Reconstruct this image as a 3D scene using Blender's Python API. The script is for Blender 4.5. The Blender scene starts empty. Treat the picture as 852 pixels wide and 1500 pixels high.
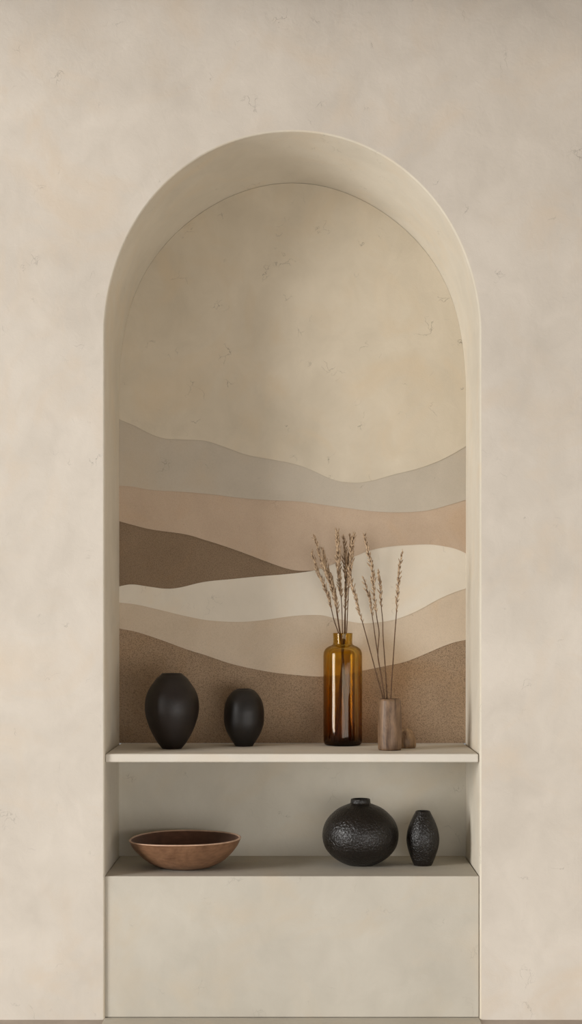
import bpy, bmesh, math, random
import numpy as np
from mathutils import Vector, Matrix
random.seed(7)
C = bpy.context.scene.collection
PI = math.pi

# ------------------------------------------------------------ survey constants
# the photograph's measurements turned into metres: wall face at y = 0, niche back at y = BACK
FPX = 2340.0; CX = 433.6; CY = 910.0
DIST = 5.294                                  # camera to wall face
BACK = 0.469                                  # niche depth
EYE = 1.321                                   # eye height
def W(px, py, y):                             # survey reading -> metres at depth y
    s = FPX / (DIST + y)
    return ((px - CX) / s, EYE - (py - CY) / s)

# ------------------------------------------------------------ helpers
def lin(c):
    return tuple(((v/255)/12.92 if v/255 <= .04045 else ((v/255+.055)/1.055)**2.4) for v in c) + (1,)

def obj(name, bm, mat, parent=None, smooth=False):
    me = bpy.data.meshes.new(name)
    bmesh.ops.recalc_face_normals(bm, faces=bm.faces[:])
    bm.to_mesh(me); bm.free()
    if smooth:
        for p in me.polygons: p.use_smooth = True
    o = bpy.data.objects.new(name, me); C.objects.link(o)
    me.materials.append(mat)
    if parent: o.parent = parent
    return o

def tag(o, label=None, cat=None, group=None, kind=None):
    if label: o['label'] = label
    if cat: o['category'] = cat
    if group: o['group'] = group
    if kind: o['kind'] = kind
    return o

def empty(name, loc, label, cat, group=None):
    o = bpy.data.objects.new(name, None); C.objects.link(o)
    o.location = loc; o.empty_display_size = .03
    return tag(o, label, cat, group)

def catmull(pts, n=8):
    out = []
    P = [Vector(p) for p in pts]
    for i in range(len(P)-1):
        p0 = P[i-1] if i else P[0]*2-P[1]
        p1, p2 = P[i], P[i+1]
        p3 = P[i+2] if i+2 < len(P) else P[-1]*2-P[-2]
        for k in range(n):
            t = k/n
            out.append(.5*((2*p1)+(-p0+p2)*t+(2*p0-5*p1+4*p2-p3)*t*t+(-p0+3*p1-3*p2+p3)*t**3))
    out.append(P[-1])
    return out

def lathe(prof, seg=96, warp=None):
    """prof: list of (r, z) from outer bottom centre, up the outside, over the lip, down the inside."""
    bm = bmesh.new(); rings = []
    for r, z in prof:
        if r < 1e-6:
            rings.append([bm.verts.new((0, 0, z))])
        else:
            ring = []
            for k in range(seg):
                a = 2*PI*k/seg
                p = Vector((r*math.cos(a), r*math.sin(a), z))
                if warp: p = warp(p, a)
                ring.append(bm.verts.new(p))
            rings.append(ring)
    for a, b in zip(rings, rings[1:]):
        if len(a) == 1 and len(b) == 1: continue
        for k in range(seg):
            k2 = (k+1) % seg
            if len(a) == 1: bm.faces.new((a[0], b[k], b[k2]))
            elif len(b) == 1: bm.faces.new((a[k], b[0], a[k2]))
            else: bm.faces.new((a[k], b[k], b[k2], a[k2]))
    return bm

def prism_y(poly, y0, y1, bevel=0):
    """poly of (x, z) extruded from y0 (front) to y1; bevel rounds the front rim."""
    bm = bmesh.new()
    f = [bm.verts.new((x, y0, z)) for x, z in poly]
    b = [bm.verts.new((x, y1, z)) for x, z in poly]
    n = len(poly)
    ff = bm.faces.new(f); bm.faces.new(b[::-1])
    for i in range(n): bm.faces.new((f[i], b[i], b[(i+1) % n], f[(i+1) % n]))
    if bevel:
        bmesh.ops.bevel(bm, geom=list(ff.edges), offset=bevel, segments=2, profile=.5, affect='EDGES', clamp_overlap=True)
    bmesh.ops.triangulate(bm, faces=[x for x in bm.faces if len(x.verts) > 4])
    return bm

def strip_slab(top, bot, y0, y1, bevel=0, xs=None):
    """slab between two curves of (x, z); columns of quads so wavy outlines stay clean"""
    def prep(c):
        c = sorted(c, key=lambda p: p[0]); return np.array([p[0] for p in c]), np.array([p[1] for p in c])
    tx, tz = prep(top); bx_, bz = prep(bot)
    lo, hi = max(tx[0], bx_[0]), min(tx[-1], bx_[-1])
    xs = sorted(x for x in set(np.round(np.concatenate([tx, bx_]), 6)) if lo-1e-6 <= x <= hi+1e-6)
    keep = [xs[0]]
    for x in xs[1:]:
        if x-keep[-1] > 4e-4: keep.append(x)
    bm = bmesh.new(); cols = []
    for x in keep:
        t, b = float(np.interp(x, tx, tz)), float(np.interp(x, bx_, bz))
        if t-b < 2e-4: b = t-2e-4
        cols.append([bm.verts.new((x, y, z)) for y, z in ((y0, t), (y0, b), (y1, b), (y1, t))])
    ff = []
    for a, b in zip(cols, cols[1:]):
        for k in range(4):
            f = bm.faces.new((a[k], b[k], b[(k+1) % 4], a[(k+1) % 4]))
            if k == 0: ff.append(f)
    bm.faces.new(cols[0]); bm.faces.new(cols[-1][::-1])
    return bm

def box(x0, x1, y0, y1, z0, z1, bevel=0, seg=3):
    bm = bmesh.new()
    bmesh.ops.create_cube(bm, size=1)
    for v in bm.verts:
        v.co = ((x0+x1)/2+v.co.x*(x1-x0), (y0+y1)/2+v.co.y*(y1-y0), (z0+z1)/2+v.co.z*(z1-z0))
    if bevel:
        bmesh.ops.bevel(bm, geom=bm.edges[:], offset=bevel, segments=seg, profile=.5, affect='EDGES')
    return bm

def tube(bm, pts, r0, r1=None, seg=7):
    r1 = r0 if r1 is None else r1
    P = [Vector(p) for p in pts]; rings = []
    for i, p in enumerate(P):
        t = (P[min(i+1, len(P)-1)] - P[max(i-1, 0)]).normalized()
        u = t.cross(Vector((0, 1, 0))).normalized(); v = t.cross(u)
        r = r0+(r1-r0)*i/(len(P)-1)
        rings.append([bm.verts.new(p+u*r*math.cos(2*PI*k/seg)+v*r*math.sin(2*PI*k/seg)) for k in range(seg)])
    for a, b in zip(rings, rings[1:]):
        for k in range(seg): bm.faces.new((a[k], a[(k+1) % seg], b[(k+1) % seg], b[k]))
    bm.faces.new(rings[0]); bm.faces.new(rings[-1][::-1])

# ------------------------------------------------------------ materials
class NT:
    def __init__(s, name):
        s.m = bpy.data.materials.new(name); s.m.use_nodes = True
        s.t = s.m.node_tree; s.b = s.t.nodes['Principled BSDF']
        s.co = s.n('ShaderNodeTexCoord').outputs['Object']
    def n(s, ty, **kw):
        x = s.t.nodes.new(ty)
        for k, v in kw.items():
            if k in x.inputs: x.inputs[k].default_value = v
            else: setattr(x, k, v)
        return x
    def l(s, a, b): s.t.links.new(a, b)
    def noise(s, scale, detail=4, rough=.55, vec=None, stretch=None, distort=0):
        x = s.n('ShaderNodeTexNoise', Scale=scale, Detail=detail, Roughness=rough, Distortion=distort)
        v = vec or s.co
        if stretch:
            mp = s.n('ShaderNodeMapping'); mp.inputs['Scale'].default_value = stretch; s.l(v, mp.inputs[0]); v = mp.outputs[0]
        s.l(v, x.inputs['Vector']); return x.outputs['Fac']
    def ramp(s, fac, stops):
        r = s.n('ShaderNodeValToRGB'); e = r.color_ramp.elements
        while len(e) < len(stops): e.new(.5)
        for el, (p, c) in zip(e, stops): el.position = p; el.color = c if len(c) == 4 else lin(c)
        s.l(fac, r.inputs[0]); return r.outputs[0]
    def math(s, op, a, b=0.0, clamp=False):
        x = s.n('ShaderNodeMath', operation=op); x.use_clamp = clamp
        for i, v in enumerate((a, b)):
            if isinstance(v, (int, float)): x.inputs[i].default_value = v
            else: s.l(v, x.inputs[i])
        return x.outputs[0]
    def mix(s, fac, a, b, mode='MIX'):
        x = s.n('ShaderNodeMix'); x.data_type = 'RGBA'; x.blend_type = mode
        for inp, v in ((x.inputs[0], fac), (x.inputs[6], a), (x.inputs[7], b)):
            if isinstance(v, (int, float, tuple)): inp.default_value = v
            else: s.l(v, inp)
        return x.outputs[2]
    def bump(s, h, strength, dist, prev=None):
        b = s.n('ShaderNodeBump', Strength=strength, Distance=dist)
        s.l(h, b.inputs['Height'])
        if prev: s.l(prev, b.inputs['Normal'])
        return b.outputs[0]
    def fin(s, col=None, rough=None, nrm=None, spec=None):
        if col is not None:
            if isinstance(col, tuple): s.b.inputs['Base Color'].default_value = col
            else: s.l(col, s.b.inputs['Base Color'])
        if rough is not None:
            if isinstance(rough, (int, float)): s.b.inputs['Roughness'].default_value = rough
            else: s.l(rough, s.b.inputs['Roughness'])
        if nrm is not None: s.l(nrm, s.b.inputs['Normal'])
        if spec is not None: s.b.inputs['Specular IOR Level'].default_value = spec
        return s.m

def plaster(name, c, var=10, bump=.25, grain=0.0, crack=.5, seed=0.0, warm=0):
    """troweled lime plaster: broad mottling, fine tooth, sparse hairline cracks"""
    s = NT(name)
    mp = s.n('ShaderNodeMapping'); mp.inputs['Location'].default_value = (seed*3.1, seed*1.7, seed*2.3)
    s.l(s.co, mp.inputs[0]); v = mp.outputs[0]
    dk = tuple(max(0, k-var) for k in c); lt = tuple(min(255, k+var*.8) for k in c)
    wm = (c[0]+3, c[1]-4, c[2]-12)
    big = s.noise(2.2, 3, .5, v, distort=.4)
    med = s.noise(9, 6, .6, v, stretch=(1, 1, .8), distort=.6)
    f = s.math('ADD', s.math('MULTIPLY', big, .6), s.math('MULTIPLY', med, .4))
    col = s.ramp(f, [(.34, dk), (.5, c), (.64, lt)])
    patch = s.ramp(s.noise(3.4, 4, .6, v, distort=1.0), [(.5, (0, 0, 0, 1)), (.72, (1, 1, 1, 1))])
    x = s.n('ShaderNodeSeparateColor'); s.l(patch, x.inputs[0])
    col = s.mix(s.math('MULTIPLY', x.outputs[0], .55), col, lin(wm))
    # hairline cracks, only here and there
    wob = s.n('ShaderNodeTexNoise', Scale=14.0, Detail=5.0); s.l(v, wob.inputs['Vector'])
    vv = s.n('ShaderNodeVectorMath', operation='MULTIPLY_ADD'); s.l(wob.outputs['Color'], vv.inputs[0])
    vv.inputs[1].default_value = (.16,)*3; s.l(v, vv.inputs[2])
    vo = s.n('ShaderNodeTexVoronoi', feature='DISTANCE_TO_EDGE', Scale=11.0); s.l(vv.outputs[0], vo.inputs['Vector'])
    line = s.math('SUBTRACT', 1.0, s.math('MULTIPLY', vo.outputs['Distance'], 70.0), True)
    m1 = s.math('MULTIPLY', s.math('SUBTRACT', s.noise(11, 2, .5, v), .615), 12.0, True)
    cr = s.math('MULTIPLY', s.math('MULTIPLY', line, m1), crack)
    col = s.mix(cr, col, lin(tuple(k*.62 for k in c)))
    # pin pocks
    pk = s.n('ShaderNodeTexVoronoi', Scale=55.0); s.l(v, pk.inputs['Vector'])
    pock = s.math('MULTIPLY', s.math('LESS_THAN', pk.outputs['Distance'], .06),
                  s.math('GREATER_THAN', s.noise(5, 2, .5, v), .56))
    col = s.mix(s.math('MULTIPLY', pock, .3*crack), col, lin(tuple(k*.66 for k in c)))
    n1 = s.bump(s.noise(26, 8, .62, v, distort=.5), bump, .006)
    n2 = s.bump(s.noise(240, 3, .6, v), .16+grain*.75, .0006+.0022*grain, n1)
    n3 = s.bump(s.math('MULTIPLY', cr, -1.0), .5, .002, n2)
    if grain:
        g = s.noise(330, 2, .7, v)
        col = s.mix(s.math('MULTIPLY', grain, 1.0), col, s.mix(1.0, col, s.ramp(g, [(.36, (128,)*3), (.5, (238,)*3), (.66, (255,)*3)]), 'MULTIPLY'))
        n3 = s.bump(s.noise(120, 3, .65, v, distort=.3), .5*grain, .0022, n3)
    return s.fin(col, .88, n3, .25)

M = {}
M['wall']   = plaster('wall_plaster', (205, 197, 185), 9, .22, .0, .45, 0)
M['ceil']   = plaster('ceiling_plaster', (112, 92, 72), 6, .1, .0, .1, 31)
M['niche']  = plaster('niche_plaster', (204, 193, 173), 10, .22, .0, .8, 3)
M['reveal'] = plaster('reveal_plaster', (208, 200, 184), 7, .20, .0, .35, 5)
M['stone']  = plaster('shelf_plaster', (208, 202, 190), 6, .12, .0, .25, 7)
M['base']   = plaster('base_plaster', (192, 186, 173), 8, .16, .0, .25, 9)
M['low']    = plaster('low_niche_plaster', (196, 189, 174), 8, .18, .0, .6, 11)
M['m_grey'] = plaster('dune_grey', (186, 176, 160), 6, .18, .06, .5, 13)
M['m_clay'] = plaster('dune_clay', (188, 167, 145), 8, .18, .12, .4, 15)
M['m_dark'] = plaster('dune_umber', (142, 121, 98), 7, .25, .55, .4, 17)
M['m_cream']= plaster('dune_cream', (215, 206, 190), 6, .18, .0, .4, 19)
M['m_tan']  = plaster('dune_tan', (200, 183, 161), 8, .18, .12, .5, 21)
M['m_brown']= plaster('dune_brown', (162, 138, 112), 8, .25, .6, .3, 23)

def floor_mat():
    s = NT('floor_screed')
    col = s.ramp(s.noise(5, 6, .6), [(.3, (150, 138, 126)), (.7, (178, 166, 153))])
    return s.fin(col, .6, s.bump(s.noise(60, 5), .15, .002))
M['floor'] = floor_mat()

def smooth_black(name, c, rough, ring=1.0):
    s = NT(name)
    col = s.ramp(s.noise(14, 6, .65, stretch=(1, 1, 3)), [(.3, tuple(k*.8 for k in c)), (.7, tuple(min(255, k*1.2) for k in c))])
    n = s.bump(s.noise(9, 4, .6, stretch=(.4, .4, 14)), .12*ring, .002)
    n = s.bump(s.noise(300, 3), .12, .0006, n)
    r = s.ramp(s.noise(20, 5), [(.3, (rough-.05,)*3+(1,)), (.7, (rough+.07,)*3+(1,))])
    return s.fin(col, r, n, .42)
def rough_black(name, c):
    s = NT(name)
    col = s.ramp(s.noise(12, 5), [(.3, tuple(k*.75 for k in c)), (.7, tuple(min(255, k*1.2) for k in c))])
    n = s.bump(s.noise(130, 2.5, .5, distort=.7), 1.0, .0034)
    n = s.bump(s.noise(28, 4), .2, .004, n)
    return s.fin(col, .36, n, .5)
M['blackA'] = smooth_black('matte_black_clay', (24, 15, 9), .50)
M['blackB'] = smooth_black('charcoal_clay', (21, 16, 12), .46)
M['blackC'] = rough_black('pebbled_black_glaze', (20, 15, 11))
def inner_black():
    s = NT('dark_vase_mouth'); return s.fin(s.ramp(s.noise(20), [(0, (14, 12, 10)), (1, (22, 19, 17))]), .8)
M['mouth'] = inner_black()

def terracotta(name, a, b, rough):
    s = NT(name)
    f = s.math('ADD', s.math('MULTIPLY', s.noise(9, 7, .65, distort=1.2), .6), s.math('MULTIPLY', s.noise(34, 5, .6, stretch=(1, 1, 4)), .4))
    col = s.ramp(f, [(.34, a), (.56, b), (.7, tuple(min(255, k*1.14) for k in b))])
    n = s.bump(s.noise(22, 6, .6, distort=.8), .35, .003)
    n = s.bump(s.noise(14, 3, .5, stretch=(.3, .3, 9)), .15, .003, n)
    return s.fin(col, rough, n, .45)
M['terra'] = terracotta('brown_terracotta', (98, 67, 46), (131, 97, 71), .45)
M['terra_in'] = terracotta('bowl_inside_brown', (74, 48, 36), (96, 64, 48), .45)  # darker brown than the outside of the bowl
M['terra_rim'] = terracotta('bowl_rim_pale', (176, 142, 118), (206, 172, 146), .4)  # paler tone than the bowl body

def wood(name, a, b, rough=.5, sc=1.0):
    s = NT(name)
    g = s.noise(26*sc, 7, .62, stretch=(2.2, 2.2, .35), distort=.7)
    g2 = s.noise(9*sc, 4, .55, distort=1.5)
    f = s.math('ADD', s.math('MULTIPLY', g, .6), s.math('MULTIPLY', g2, .4))
    col = s.ramp(f, [(.36, a), (.52, b), (.66, tuple(min(255, k*1.2) for k in b))])
    st = s.ramp(s.noise(70*sc, 3, .6, stretch=(2, 2, .12)), [(.3, (200,)*3), (.55, (255,)*3)])
    col = s.mix(.8, col, st, 'MULTIPLY')
    return s.fin(col, rough, s.bump(g, .25, .0015), .4)
M['wood'] = wood('aged_turned_wood', (74, 52, 36), (120, 94, 70))
M['wood2'] = wood('light_turned_wood', (90, 64, 43), (140, 111, 80), .5, 1.3)
M['woodin'] = wood('wood_mouth', (46, 34, 25), (66, 50, 38), .7)

def glass():
    """thin blown amber glass: tinted see-through wall, deeper tint at grazing angles, sharp fresnel sheen"""
    s = NT('amber_glass')
    out = s.t.nodes['Material Output']
    sep = s.n('ShaderNodeSeparateXYZ'); s.l(s.co, sep.inputs[0])
    f = s.math('DIVIDE', sep.outputs[2], .40)
    col = s.ramp(f, [(0, (.12, .08, .05, 1)), (.025, (.40, .27, .16, 1)), (.10, (.74, .56, .35, 1)), (.4, (.84, .68, .38, 1)), (.8, (.87, .75, .36, 1)), (1, (.86, .74, .36, 1))])
    lw = s.n('ShaderNodeLayerWeight', Blend=.5)
    ed = s.math('POWER', lw.outputs['Facing'], 3.5)
    col = s.mix(s.math('MULTIPLY', ed, .85), col, s.mix(1.0, col, (.42, .33, .30, 1), 'MULTIPLY'))
    tr = s.n('ShaderNodeBsdfTransparent'); s.l(col, tr.inputs['Color'])
    gl = s.n('ShaderNodeBsdfGlossy', Roughness=.035); gl.inputs['Color'].default_value = (1, .97, .93, 1)
    nb = s.bump(s.noise(7, 2, .5, stretch=(1, 1, .3)), .10, .004); s.l(nb, gl.inputs['Normal'])
    lf = s.n('ShaderNodeFresnel', IOR=1.5); s.l(nb, lf.inputs['Normal'])
    mx = s.n('ShaderNodeMixShader'); s.l(s.math('MULTIPLY', lf.outputs[0], .42), mx.inputs[0])
    s.l(tr.outputs[0], mx.inputs[1]); s.l(gl.outputs[0], mx.inputs[2])
    s.l(mx.outputs[0], out.inputs['Surface'])
    return s.m
M['glass'] = glass()

def straw(name, a, b):
    s = NT(name)
    col = s.ramp(s.noise(90, 4, .6), [(.3, a), (.7, b)])
    return s.fin(col, .75, s.bump(s.noise(300, 2), .3, .0005), .2)
M['stem'] = straw('dry_stem', (66, 47, 33), (108, 82, 60))
M['seed'] = straw('dry_seed_husk', (112, 88, 66), (206, 180, 148))

# ------------------------------------------------------------ arch outlines
def fit_outline(pts, cy, xl, xr, spring_py, depth, n=72, inset=0.0):
    """smooth polar fit through surveyed arch points; straight jambs below the spring line"""
    cx = (xl+xr)/2
    th, r = [], []
    for x, y in pts:
        th.append(math.atan2(cy-y, x-cx)); r.append(math.hypot(x-cx, cy-y))
    th += [0, PI]; r += [(xr-xl)/2]*2
    # weight the ends so the arch meets the jambs tangentially
    c = np.cos(np.array(th)); s2 = np.array(th)
    A = np.stack([np.cos(k*s2*2) for k in range(4)]+[np.sin((2*k+1)*s2) for k in range(1)], 1)
    w = np.ones(len(th)); w[-2:] = 6
    co = np.linalg.lstsq(A*w[:, None], np.array(r)*w, rcond=None)[0]
    out = []
    for i in range(n+1):
        t = PI*(1-i/n)
        rr = sum(co[k]*math.cos(2*k*t) for k in range(4))+co[4]*math.sin(t) - inset
        x = cx+rr*math.cos(t); x = min(max(x, xl+inset), xr-inset)
        out.append(W(x, cy-rr*math.sin(t), depth))
    return out
front_pts = [(149.6,500),(150.5,469),(156.4,416.5),(175.8,360),(212.7,293),(249.7,258),(285,230),(327,207),(376.5,194.6),(425,190.6),
             (465.8,193),(508,203.5),(550,223),(596,252.7),(638,297),(666.5,339),(684,385),(700,441),(704.5,487)]
back_pts = [(175.8,522),(182.8,480),(197,430.6),(218,381),(246,346),(278,318),(320,291.5),(369.4,274),(411.7,268),(430,267.5),
            (462,272),(497.5,282.7),(532.7,300.3),(568,321.4),(596,346),(631,388),(663,451.7),(677,504.5)]
XL, XR = 150.6, 705.0
BXL, BXR = 174.2, 682.2
FRONT = fit_outline(front_pts, 520, XL, XR, 520, 0)
FRONT_IN = fit_outline(front_pts, 520, XL, XR, 520, 0, inset=2.6)
BACKO = fit_outline(back_pts, 560, BXL, BXR, 560, BACK)
def jamb(o):                                   # carry both sides straight down to the floor
    return [(o[0][0], 0.0)]+[(o[0][0], z) for z in (.4, .8, 1.2, 1.6)]+o+[(o[-1][0], z) for z in (1.6, 1.2, .8, .4)]+[(o[-1][0], 0.0)]
FRONT, FRONT_IN, BACKO = jamb(FRONT), jamb(FRONT_IN), jamb(BACKO)
ZB = 0.0

# ------------------------------------------------------------ setting
WX, WZ = 3.6, 3.43
bm = bmesh.new()
ACX, ACZ = (FRONT[0][0]+FRONT[-1][0])/2, FRONT[5][1]-.05
def rim_pt(x, z):                              # where the ray from the arch centre meets the wall's outer edge
    dx, dz = x-ACX, z-ACZ
    if z <= FRONT[5][1]+1e-6: return (-WX if dx < 0 else WX, z)
    t = min((WX-ACX if dx > 0 else WX+ACX)/max(abs(dx), 1e-9), (WZ-ACZ)/max(dz, 1e-9))
    return (ACX+dx*t, ACZ+dz*t)
fv = [bm.verts.new((x, 0, z)) for x, z in FRONT]
ov = [bm.verts.new((rim_pt(x, z)[0], 0, rim_pt(x, z)[1])) for x, z in FRONT]
for i in range(len(fv)-1):
    bm.faces.new((fv[i], fv[i+1], ov[i+1], ov[i]))
    p, q = ov[i].co, ov[i+1].co
    if abs(p.x-q.x) > 1e-5 and abs(p.z-q.z) > 1e-5:     # the wall's two top corners
        c = bm.verts.new((-WX if p.x < 0 else WX, 0, WZ)); bm.faces.new((ov[i], ov[i+1], c))
wall = obj('wall_back', bm, M['wall']); tag(wall, 'smooth beige limewashed plaster wall around the arched niche', kind='structure')
if wall.data.polygons[0].normal.y > 0: wall.data.flip_normals()

bm = bmesh.new()
cols = []
R = (XL+2.6 and 2.6/442)
steps = [(0, 0, 0)]
rows = []
def lerp(a, b, t): return (a[0]+(b[0]-a[0])*t, a[1]+(b[1]-a[1])*t)
for i in range(len(FRONT)):
    row = []
    for a in (0, 22.5, 45, 67.5, 90):          # softly rounded arris
        t = math.sin(math.radians(a)); d = R*(1-math.cos(math.radians(a)))
        x, z = lerp(FRONT[i], FRONT_IN[i], 1-math.cos(math.radians(90-a)) if False else math.sin(math.radians(a))*0+ (1-math.cos(math.radians(a)))*0 + t)
        row.append(bm.verts.new((x, d, z)))
    for k in range(1, 9):
        x, z = lerp(FRONT_IN[i], BACKO[i], k/8)
        row.append(bm.verts.new((x, R+(BACK+.015-R)*k/8 if k < 8 else BACK+.015, z)))
    rows.append(row)
for a, b in zip(rows, rows[1:]):
    for k in range(len(a)-1): bm.faces.new((a[k], b[k], b[k+1], a[k+1]))
reveal = obj('niche_reveal', bm, M['reveal'], wall, True); reveal['kind'] = 'structure'

# floor and the stone threshold under the niche block
tag(obj('floor', box(-WX, WX, -7.5, 0.0, -.05, 0), M['floor']), 'grey brown screed floor at the foot of the wall', kind='structure')
XbL, XbR = BACKO[0][0], BACKO[-1][0]

# ------------------------------------------------------------ mural and back wall, curves measured across the niche
cA = [(173,613.5),(200,625),(218,634.6),(239,642.2),(264,643.7),(299,645.6),(327,654),(359,665.6),(394,672.5),(430,679.3),(456,688.5),(482.6,700.8),(501,705.7),(527.7,706.8),(550,702.7),(576.5,695.2),(610,687),(640,676.4),(663,665),(682.5,653.5)]
cB = [(173,711.4),(193,712.5),(221.5,717.7),(271,720.6),(313,724.5),(355,729.7),(394,732.5),(437.6,734.6),(475,739.5),(512.7,744.8),(550,749.3),(588,750.4),(625,747.8),(655,740.3),(682.5,732)]
cC = [(173,763),(193,768.5),(221.5,775.5),(271,782.5),(299,790.6),(327,799.4),(359,810.7),(394,824),(419,832.5),(437.6,835.9),(460,835.5)]
cD = [(173,859),(193,856),(218,859.3),(242.7,862.3),(264,860.4),(299,852.3),(341,848),(383.5,843.8),(410,841.8),(437.6,839),(460,835.3),(486.4,826.7),(512.7,817.3),(542.7,806),(569,800.7),(599,798.3),(629,797.4),(655,801),(670.4,805),(682.5,810.5)]
cE = [(173,882.5),(200.4,885.7),(235.6,893.8),(271,902.3),(306,908.8),(348.3,911),(383.5,908.6),(430,902.2),(467.6,901),(490,905.5),(524,912.3),(550,912),(580,907),(610,895.4),(640,879),(663,868.7),(682.5,862)]
cF = [(173,920.5),(200.4,926),(235.6,937.5),(271,950.5),(301,960),(341,973.2),(386.5,983),(420,987.6),(457,990.8),(478,990.8),(505,988),(532,982.3),(566,975.5),(593,969.7),(620.6,959),(648,947.2),(668,940.4),(682.5,937.5)]
def curve(c):
    o = [W(p.x, p.y, BACK) for p in [q.to_3d() for q in catmull([Vector((a, b)) for a, b in c], 6)]]
    o[0] = (XbL, o[0][1]);
    if c is not cC: o[-1] = (XbR, o[-1][1])
    return o
A_, B_, C_, D_, E_, F_ = map(curve, (cA, cB, cC, cD, cE, cF))
SH_TOP = W(0, 1104.3, .014)[1]
SH_BOT = W(0, 1116.8, .014)[1]
LEDGE = W(0, 1283.5, .010)[1]
END = BACK+.03
jx = C_[-1][0]
D_left = [p for p in D_ if p[0] < jx-1e-4]+[C_[-1]]
D_right = [p for p in D_ if p[0] > jx+1e-4]
# upper plaster of the niche back
arch_part = [p for p in BACKO if p[1] > 1.7 and XbL+1e-5 < p[0] < XbR-1e-5]
zl = max(p[1] for p in BACKO if p[0] <= XbL+1e-5); zr = max(p[1] for p in BACKO if p[0] >= XbR-1e-5)
o = obj('niche_back', strip_slab([(XbL, zl)]+arch_part+[(XbR, zr)], A_, BACK, END), M['niche'], wall); o['kind'] = 'structure'
lo = [(XbL, LEDGE-.02), (XbL, SH_TOP-.012), (XbR, SH_TOP-.012), (XbR, LEDGE-.02)]
o = obj('niche_back', prism_y(lo, BACK, END), M['low'], wall); o['kind'] = 'structure'
mural = empty('wall_mural', (0, BACK+.01, SH_TOP), 'painted relief mural of wavy grey, clay, cream and brown dune bands on niche back', 'mural')
def band(top, bot, y, mat, label):
    o = obj('dune_band', strip_slab(top, bot, y, END), M[mat], mural); o['label'] = label
    o.matrix_parent_inverse = Matrix.Translation(-mural.location)
    return o
band(A_, B_, BACK+.0022, 'm_grey', 'warm grey topmost band')
band(B_, C_[:-1]+[C_[-1]]+D_right, BACK+.0044, 'm_clay', 'wide clay pink band under the grey')
band(C_, D_left, BACK+.0095, 'm_dark', 'dark umber wedge at the left')
band(D_, E_, BACK+.0066, 'm_cream', 'pale cream band rising to the right')
band(E_, F_, BACK+.0085, 'm_tan', 'tan band below the cream')
band(F_, [(XbL, SH_TOP+.0), (XbR, SH_TOP+.0)], BACK+.0110, 'm_brown', 'rough brown lowest band')

# ------------------------------------------------------------ shelf and base block
sL, sR = W(154.2, 0, .014)[0], W(700.6, 0, .014)[0]
shelf = obj('shelf', box(sL, sR, .014, BACK+.012, SH_BOT, SH_TOP, .005), M['stone'])
tag(shelf, 'beige plastered shelf spanning the niche below the mural', 'shelf')
BLK_D = .010
bL, bR = W(153.4, 0, .010)[0], W(701.2, 0, .010)[0]
blk = obj('niche_base', box(bL, bR, .010, BACK+.012, 0.006, LEDGE, .003), M['base'])
tag(blk, 'solid beige plastered block filling the niche foot, bowl and vases on top', 'ledge')
thr = obj('trim_1', box(bL, bR, -.11, .06, -.02, .0045, .0015), M['base'])
tag(thr, 'thin pale stone threshold on the floor before the niche block', kind='structure')

# ------------------------------------------------------------ vessels
def prof_from(px_prof, cx_px, depth, zbase, scale=3.043, lip=.004, wall_t=.005, mouth_depth=.05, y0=None):
    """px_prof: [(half width, row)] top to bottom in crop rows; turned to metres, outside only (bottom to top)."""
    s = FPX/(DIST+depth)
    bottom = px_prof[-1][1]
    out = [(hw/scale/s, (bottom-row)/scale/s) for hw, row in px_prof]
    return out[::-1]

def vessel(name, cx_px, depth, zb, outer, mat, label, cat, mouth_mat, wall_t=.006, mdepth=.06, n=6, lipr=.0015, group=None, body='body', warp=None, hs=1.0):
    x = (cx_px-CX)*(DIST+depth)/FPX
    root = empty(name, (x, depth, zb), label, cat, group)
    pr = [tuple(p) for p in catmull([Vector((r, z*hs)) for r, z in outer], n)]
    pr = [(max(r, .001), z) for r, z in pr]
    top_r, top_z = pr[-1]
    full = [(0, pr[0][1]+.002), (pr[0][0]*.75, pr[0][1]+.002), (pr[0][0]*.9, 0.0)]+pr
    for k in range(1, 5):                      # rounded lip
        a = PI*k/5
        full.append((top_r-wall_t/2+wall_t/2*math.cos(a), top_z+wall_t*.35*math.sin(a)))
    full.append((top_r-wall_t, top_z-.001))
    obj(body, lathe(full, warp=warp), mat, root, True)
    # inside of the mouth
    ins = [(top_r-wall_t, top_z-.001)]
    for r, z in pr[::-1]:
        if z < top_z-.003 and z > top_z-mdepth: ins.append((max(r-wall_t, .002), z))
    ins.append((0, ins[-1][1]))
    obj('mouth', lathe(ins, warp=warp), mouth_mat, root, True)
    return root

def o_of(px, cx, depth, zb, scale): return prof_from(px, cx, depth, zb, scale)
v1 = [(128,75),(146,92),(190,130),(222,172),(288,270),(322,355),(337,445),(335,550),(311,655),(269,770),(212,880),(170,945),(126,1000),(116,1009)]
vessel('oval_vase', 251.7, .232, SH_TOP, o_of(v1, 0, .232, 0, 8.52), M['blackA'],
       'larger matte black egg shaped vase at the left end of upper shelf', 'vase', M['mouth'])
v2 = [(35,153),(46,158),(62,174),(79,202),(88,236),(90,270),(88,304),(79,336),(63,368),(48,391),(41,402),(39,406)]
vessel('oval_vase', 357.2, .345, SH_TOP, o_of(v2, 0, .345, 0, 3.043), M['blackB'],
       'smaller charcoal barrel shaped vase, second from left on upper shelf', 'vase', M['mouth'])
v3 = [(43,345),(44,352),(46,362),(60,368),(92,382),(122,404),(148,433),(164,466),(170,500),(166,535),(154,565),(132,592),(104,614),(78,628),(62,634),(58,636)]
vessel('round_vase', 527.7, .262, LEDGE, o_of(v3, 0, .262, 0, 3.043), M['blackC'],
       'squat round pebbled black vase with small raised neck on lower ledge', 'vase', M['mouth'], wall_t=.007)
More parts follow.
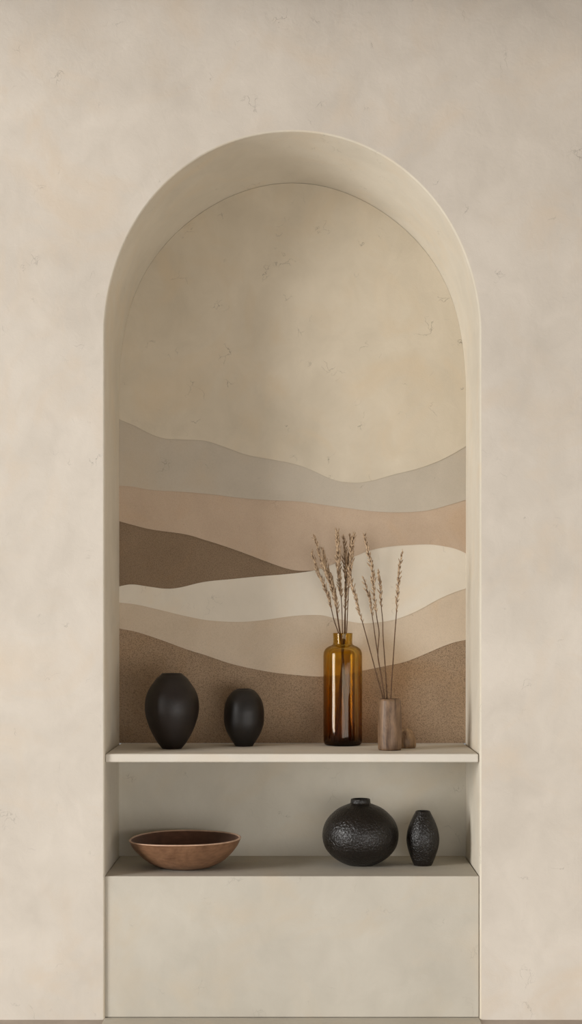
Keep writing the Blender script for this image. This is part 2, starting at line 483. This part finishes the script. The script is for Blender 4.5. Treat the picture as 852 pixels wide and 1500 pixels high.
v4 = [(32,393),(35,399),(43,414),(56,442),(67,473),(73,508),(72,535),(66,563),(56,594),(47,617),(41,629),(39,633)]
vessel('slim_vase', 619.0, .250, LEDGE, o_of(v4, 0, .250, 0, 3.043), M['blackC'],
       'slim pebbled black bud vase at the right end of lower ledge', 'vase', M['mouth'], wall_t=.005)
w1 = [(44,781),(47,787),(49,815),(51,870),(51.5,930),(51,975),(50,993),(46,999)]
vessel('wooden_vase', 570.6, .172, SH_TOP, o_of(w1, 0, .172, 0, 2.938), M['wood'],
       'tall cylindrical brown wooden vase holding five thin dried stalks', 'vase', M['woodin'], wall_t=.006, mdepth=.158)
w2 = [(21,908),(24,911),(31,921),(37,935),(41.5,951),(42.5,968),(42,982),(38.5,991)]
vessel('wooden_pot', 594.6, .262, SH_TOP, o_of(w2, 0, .262, 0, 2.938), M['wood2'],
       'small rounded wooden pot half hidden behind the wooden vase', 'vase', M['woodin'], wall_t=.004)

# bowl
BD = .205
def bowl():
    x = (271.2-CX)*(DIST+BD)/FPX
    root = empty('bowl', (x, BD, LEDGE), 'wide shallow brown terracotta bowl on the lower ledge', 'bowl')
    rim_r, h = .1905, .099
    outer = catmull([Vector(p) for p in [(.066, .0), (.080, .002), (.104, .0095), (.131, .024), (.157, .047), (.178, .073), (rim_r, h)]], 8)
    def warp(p, a):
        k = (p.z/h)**2
        p = p.copy(); p.z += k*(.0025*math.cos(a)+.0018*math.cos(2*a+2.6)+.001*math.sin(3*a+1))
        s = 1+.012*k*math.cos(2*a)-.006*k*math.cos(3*a+1); p.x *= s; p.y *= s*(1+.07*k)
        return p
    full = [(0, .002), (.055, .002), (.064, 0)]+[tuple(p) for p in outer]
    obj('body', lathe(full, 128, warp), M['terra'], root, True)
    t = .0078
    rim = [(rim_r, h)]+[(rim_r-t/2+t/2*math.cos(a), h+t*.42*math.sin(a)) for a in (PI*.2, PI*.4, PI*.6, PI*.8)]+[(rim_r-t, h-.0005)]
    o = obj('rim', lathe(rim, 128, warp), M['terra_rim'], root, True); o['label'] = 'paler rim'
    ins = [(rim_r-t, h-.0005)]+[(max(r-t-.001, .01), z+.006*(1-z/h)) for r, z in [tuple(p) for p in outer][::-1][1:]]+[(0, .0065)]
    o = obj('interior', lathe(ins, 128, warp), M['terra_in'], root, True); o['label'] = 'dark brown inside'
bowl()

# amber bottle: modelled wall, open neck
BOD = .385
def bottle():
    s = FPX/(DIST+BOD); x = (501.8-CX)/s
    root = empty('glass_bottle', (x, BOD, SH_TOP), 'tall amber glass bottle with short neck holding dried grass', 'bottle')
    px = [(42,497),(41.5,505),(41,520),(41,536),(43,544),(50,548.5),(62,554),(74,563),(81,576),(83.3,592),(83.5,640),(83.5,760),(83.5,880),(83,945),(82,962),(79,971),(72,976.5),(60,978)]
    pr = [(hw/2.938/s, (978-r)/2.938/s) for hw, r in px][::-1]
    pr = [tuple(p) for p in catmull([Vector(p) for p in pr], 5)]
    t = .0032; tr, tz = pr[-1]
    full = [(0, .004), (.03, .003), (.045, .0005)]+pr
    for k in range(1, 6):
        a = PI*k/6; full.append((tr-t/2+t/2*math.cos(a), tz+t/2*math.sin(a)))
    inner = [(r-t, z) for r, z in pr[::-1] if z > .016]
    full += inner+[(inner[-1][0]*.93, .010), (inner[-1][0]*.6, .0078), (0, .0085)]
    obj('glass_body', lathe(full, 128), M['glass'], root, True)
    return x
bx = bottle()

# ------------------------------------------------------------ dried stalks
def spikelet(bm, base, d, ln, w, side):
    """a pointed husk: 6-sided spindle, flattened"""
    d = d.normalized(); u = d.cross(side).normalized(); v = d.cross(u).normalized()
    rings = []
    for t, k in ((.0, .25), (.22, .85), (.5, 1.0), (.78, .6)):
        c = base+d*ln*t
        rings.append([bm.verts.new(c+u*w*k*math.cos(2*PI*j/6)+v*w*.6*k*math.sin(2*PI*j/6)) for j in range(6)])
    tip = bm.verts.new(base+d*ln*1.0)
    b0 = bm.verts.new(base)
    for a, b in zip(rings, rings[1:]):
        for j in range(6): bm.faces.new((a[j], a[(j+1) % 6], b[(j+1) % 6], b[j]))
    for j in range(6):
        bm.faces.new((rings[-1][j], rings[-1][(j+1) % 6], tip))
        bm.faces.new((rings[0][(j+1) % 6], rings[0][j], b0))

def stalk(path_px, depth0, depth1, foot, head_from, label, group, dens=1.0, rnd=0, r=.00145, hw=1.0):
    """path_px tip first; foot (x,y,z) inside vessel; head covers the path down to row head_from."""
    rg = random.Random(rnd)
    n = len(path_px); pts = []
    for i, (px, py) in enumerate(path_px):
        y = depth0+(depth1-depth0)*i/(n-1)
        x, z = W(px, py, y); pts.append(Vector((x, y, z)))
    pts.append(Vector(foot))
    pts = catmull(pts, 8)[::-1]               # foot first
    base = pts[0].copy()
    root = empty('dried_grass_stalk', base, label, 'dried grass', group)
    loc = [p-base for p in pts]
    bm = bmesh.new(); tube(bm, loc, r*1.7, r*.7)
    obj('stem', bm, M['stem'], root, True)
    zh = W(0, head_from, depth0)[1]
    # arc-length walk along head
    bm = bmesh.new(); L = 0; step = .0047/dens; nxt = 0; k = 0
    for a, b in zip(pts, pts[1:]):
        seg = b-a; sl = seg.length
        while nxt <= L+sl:
            t = (nxt-L)/sl; p = a+seg*t
            nxt += step*rg.uniform(.75, 1.3)
            if p.z < zh: continue
            T = seg.normalized(); ang = k*2.2+rg.uniform(-.5, .5); k += 1
            side = (Vector((math.cos(ang), math.sin(ang), 0))-T*T.dot(Vector((math.cos(ang), math.sin(ang), 0)))).normalized()
            frac = (p.z-zh)/max(pts[-1].z-zh, .01)
            sz = (.8+.35*math.sin(PI*min(1, frac*1.05)))*rg.uniform(.8, 1.2)
            d = T+side*rg.uniform(.22, .62)
            spikelet(bm, p-base+side*.0008, d, .0205*sz*hw, .0038*sz*hw, side)
            if rg.random() < .25:              # a fine awn
                q = p-base+d.normalized()*.012
                tube(bm, [q, q+(d.normalized()+side*.3)*.006, q+(d.normalized()+side*.25)*.012], .0003, .0001, 4)
        L += sl
    spikelet(bm, pts[-1]-base-(pts[-1]-pts[-2]).normalized()*.004, pts[-1]-pts[-2], .016, .0018, Vector((1, 0, 0)))
    o = obj('seed_head', bm, M['seed'], root, True); o['label'] = 'pale husky seed head'
    return root
def c4(l): return [(440+x/5.325, 770+y/5.325) for x, y in l]
def c3(l): return [(430+x/2.938, 760+y/2.938) for x, y in l]
zt = SH_TOP
G1 = 'dried grass stalks in the amber bottle'; G2 = 'thin dried stalks in the wooden vase'
stalk(c4([(108,92),(132,160),(152,240),(180,330),(225,430),(262,540),(282,680),(300,800)])+c3([(200,505),(207,555),(218,700),(230,830)]), BOD-.03, BOD-.012, (bx+.026, BOD-.004, zt+.013), 890,
      'dried stalk leaning left with the higher of two leftmost tips, amber bottle', G1, 1.0, 1)
stalk(c4([(90,222),(112,285),(138,370),(182,460),(215,545),(238,640),(262,740),(290,820)])+c3([(197,505),(209,560),(222,700),(238,840)]), BOD-.01, BOD+.004, (bx+.038, BOD+.01, zt+.013), 893,
      'lowest leftmost dried stalk curving out of the amber bottle', G1, 1.0, 2)
stalk(c4([(172,188),(186,250),(195,310),(232,400),(258,500),(280,620),(295,740),(308,825)])+c3([(203,505),(206,560),(212,700),(222,850)]), BOD+.03, BOD+.01, (bx+.018, BOD+.028, zt+.013), 900,
      'third dried stalk from left in the amber bottle, thick bent head', G1, 1.15, 3, hw=1.1)
stalk(c4([(282,42),(288,120),(290,210),(297,310),(303,420),(314,530),(322,640),(326,800)])+c3([(210,505),(211,560),(207,700),(200,830)]), BOD, BOD, (bx-.012, BOD-.03, zt+.013), 876,
      'tallest upright dried stalk rising from middle of amber bottle', G1, 1.25, 4, hw=1.15)
stalk(c4([(335,98),(345,180),(346,270),(348,380),(352,480),(350,600),(344,720),(342,820)])+c3([(217,505),(212,560),(204,700),(194,850)]), BOD+.02, BOD+.008, (bx-.03, BOD+.02, zt+.013), 850,
      'dried stalk just right of the tallest one in amber bottle', G1, .95, 5)
stalk(c4([(418,66),(404,150),(398,230),(388,330),(380,440),(372,540),(366,680),(360,820)])+c3([(223,505),(215,560),(200,700),(188,820)]), BOD-.02, BOD-.006, (bx-.038, BOD-.01, zt+.013), 862,
      'rightmost dried stalk in the amber bottle with full head', G1, 1.15, 6, hw=1.05)
stalk(c4([(388,82),(392,170),(374,260),(368,350),(358,460),(352,580),(350,700),(350,820)])+c3([(219,505),(211,560),(215,700),(224,850)]), BOD+.035, BOD+.014, (bx+.006, BOD+.04, zt+.013), 895,
      'dried stalk behind the rightmost one in amber bottle', G1, 1.1, 7)
WD = .172; wx = (570.6-CX)*(DIST+WD)/FPX
stalk(c3([(243,238),(254,290),(268,345),(280,395),(292,432),(316,520),(343,620),(364,700),(384,776)]), WD+.03, WD+.012, (wx+.004, WD+.012, zt+.03), 912,
      'leftmost leaning dried stalk in the wooden vase', G2, .75, 8, hw=.95)
stalk(c4([(498,84),(520,170),(545,270),(563,370),(568,470),(578,600),(598,740),(612,840)])+c3([(362,590),(378,680),(390,776)]), WD-.01, WD-.004, (wx+.006, WD-.01, zt+.03), 900,
      'tallest dried stalk in the wooden vase, long seed head', G2, .8, 9)
stalk(c4([(495,420),(514,490),(540,580),(555,680),(570,780)])+c3([(352,520),(370,640),(386,740),(391,776)]), WD+.015, WD+.004, (wx+.0, WD+.01, zt+.03), 905,
      'shortest dried stalk in wooden vase, left of the tallest one', G2, .75, 10, hw=.9)
stalk(c4([(606,362),(618,460),(624,540),(630,640),(640,740)])+c3([(384,500),(391,600),(398,700),(401,776)]), WD+.02, WD+.012, (wx-.01, WD+.014, zt+.03), 890,
      'dried stalk just right of the tallest one in wooden vase', G2, .7, 11, hw=.95)
stalk(c4([(790,205),(776,290),(767,390),(757,500),(750,610),(746,700)])+c3([(434,510),(427,620),(421,700),(417,776)]), WD, WD, (wx-.012, WD-.006, zt+.03), 898,
      'lone rightmost dried stalk standing apart in the wooden vase', G2, .75, 12, hw=.9)

# ------------------------------------------------------------ light
def area(name, loc, target, sx, sy, power, col):
    l = bpy.data.lights.new(name, 'AREA'); l.shape = 'RECTANGLE'; l.size = sx; l.size_y = sy; l.energy = power; l.color = col
    o = bpy.data.objects.new(name, l); C.objects.link(o); o.location = loc
    o.rotation_euler = (Vector(target)-Vector(loc)).to_track_quat('-Z', 'Y').to_euler()
    return o
tag(obj('ceiling', box(-WX, WX, -7.5, 0.0, 3.43, 3.48), M['ceil']), 'unseen dull brown plaster ceiling set low above the niche wall', kind='structure')  # out of view; height and dark colour chosen to dim the wall top
tag(obj('wall_right', box(WX, WX+.1, -7.5, 0.0, 0, 3.43), M['wall']), 'plain beige plaster side wall to the right of the niche', kind='structure')
area('window_light', (-6.0, -3.4, 1.72), (0, 0, .5), 2.3, 2.9, 430, (1, .985, .965))
area('overhead_fill', (-.2, -1.1, 3.40), (-.2, -1.0999, 0), 4.2, 1.7, 10, (1, .95, .88))  # added fill facing down, placed to leave the wall top dim
area('floor_bounce', (1.55, -3.1, .06), (1.3, 0, .1), 3.6, 2.0, 104, (1, .985, .965))  # added low fill lamp, standing in for light off the floor
w = bpy.data.worlds.new('room_ambience'); bpy.context.scene.world = w; w.use_nodes = True
bg = w.node_tree.nodes['Background']; bg.inputs[0].default_value = (1, .985, .96, 1); bg.inputs[1].default_value = .25

# ------------------------------------------------------------ camera
cam = bpy.data.cameras.new('camera'); co = bpy.data.objects.new('camera', cam); C.objects.link(co)
co.location = (0, -DIST, EYE); co.rotation_euler = (PI/2, 0, 0)
cam.sensor_width = 36; cam.sensor_fit = 'AUTO'; cam.lens = FPX/1500*36
cam.shift_x = -(CX-426)/1500; cam.shift_y = (CY-750)/1500
cam.clip_end = 60
bpy.context.scene.camera = co
vs = bpy.context.scene.view_settings
vs.view_transform = 'Standard'; vs.look = 'None'; vs.exposure = 0; vs.gamma = 1
cy = bpy.context.scene.cycles
cy.max_bounces = 14; cy.transmission_bounces = 12; cy.transparent_max_bounces = 12
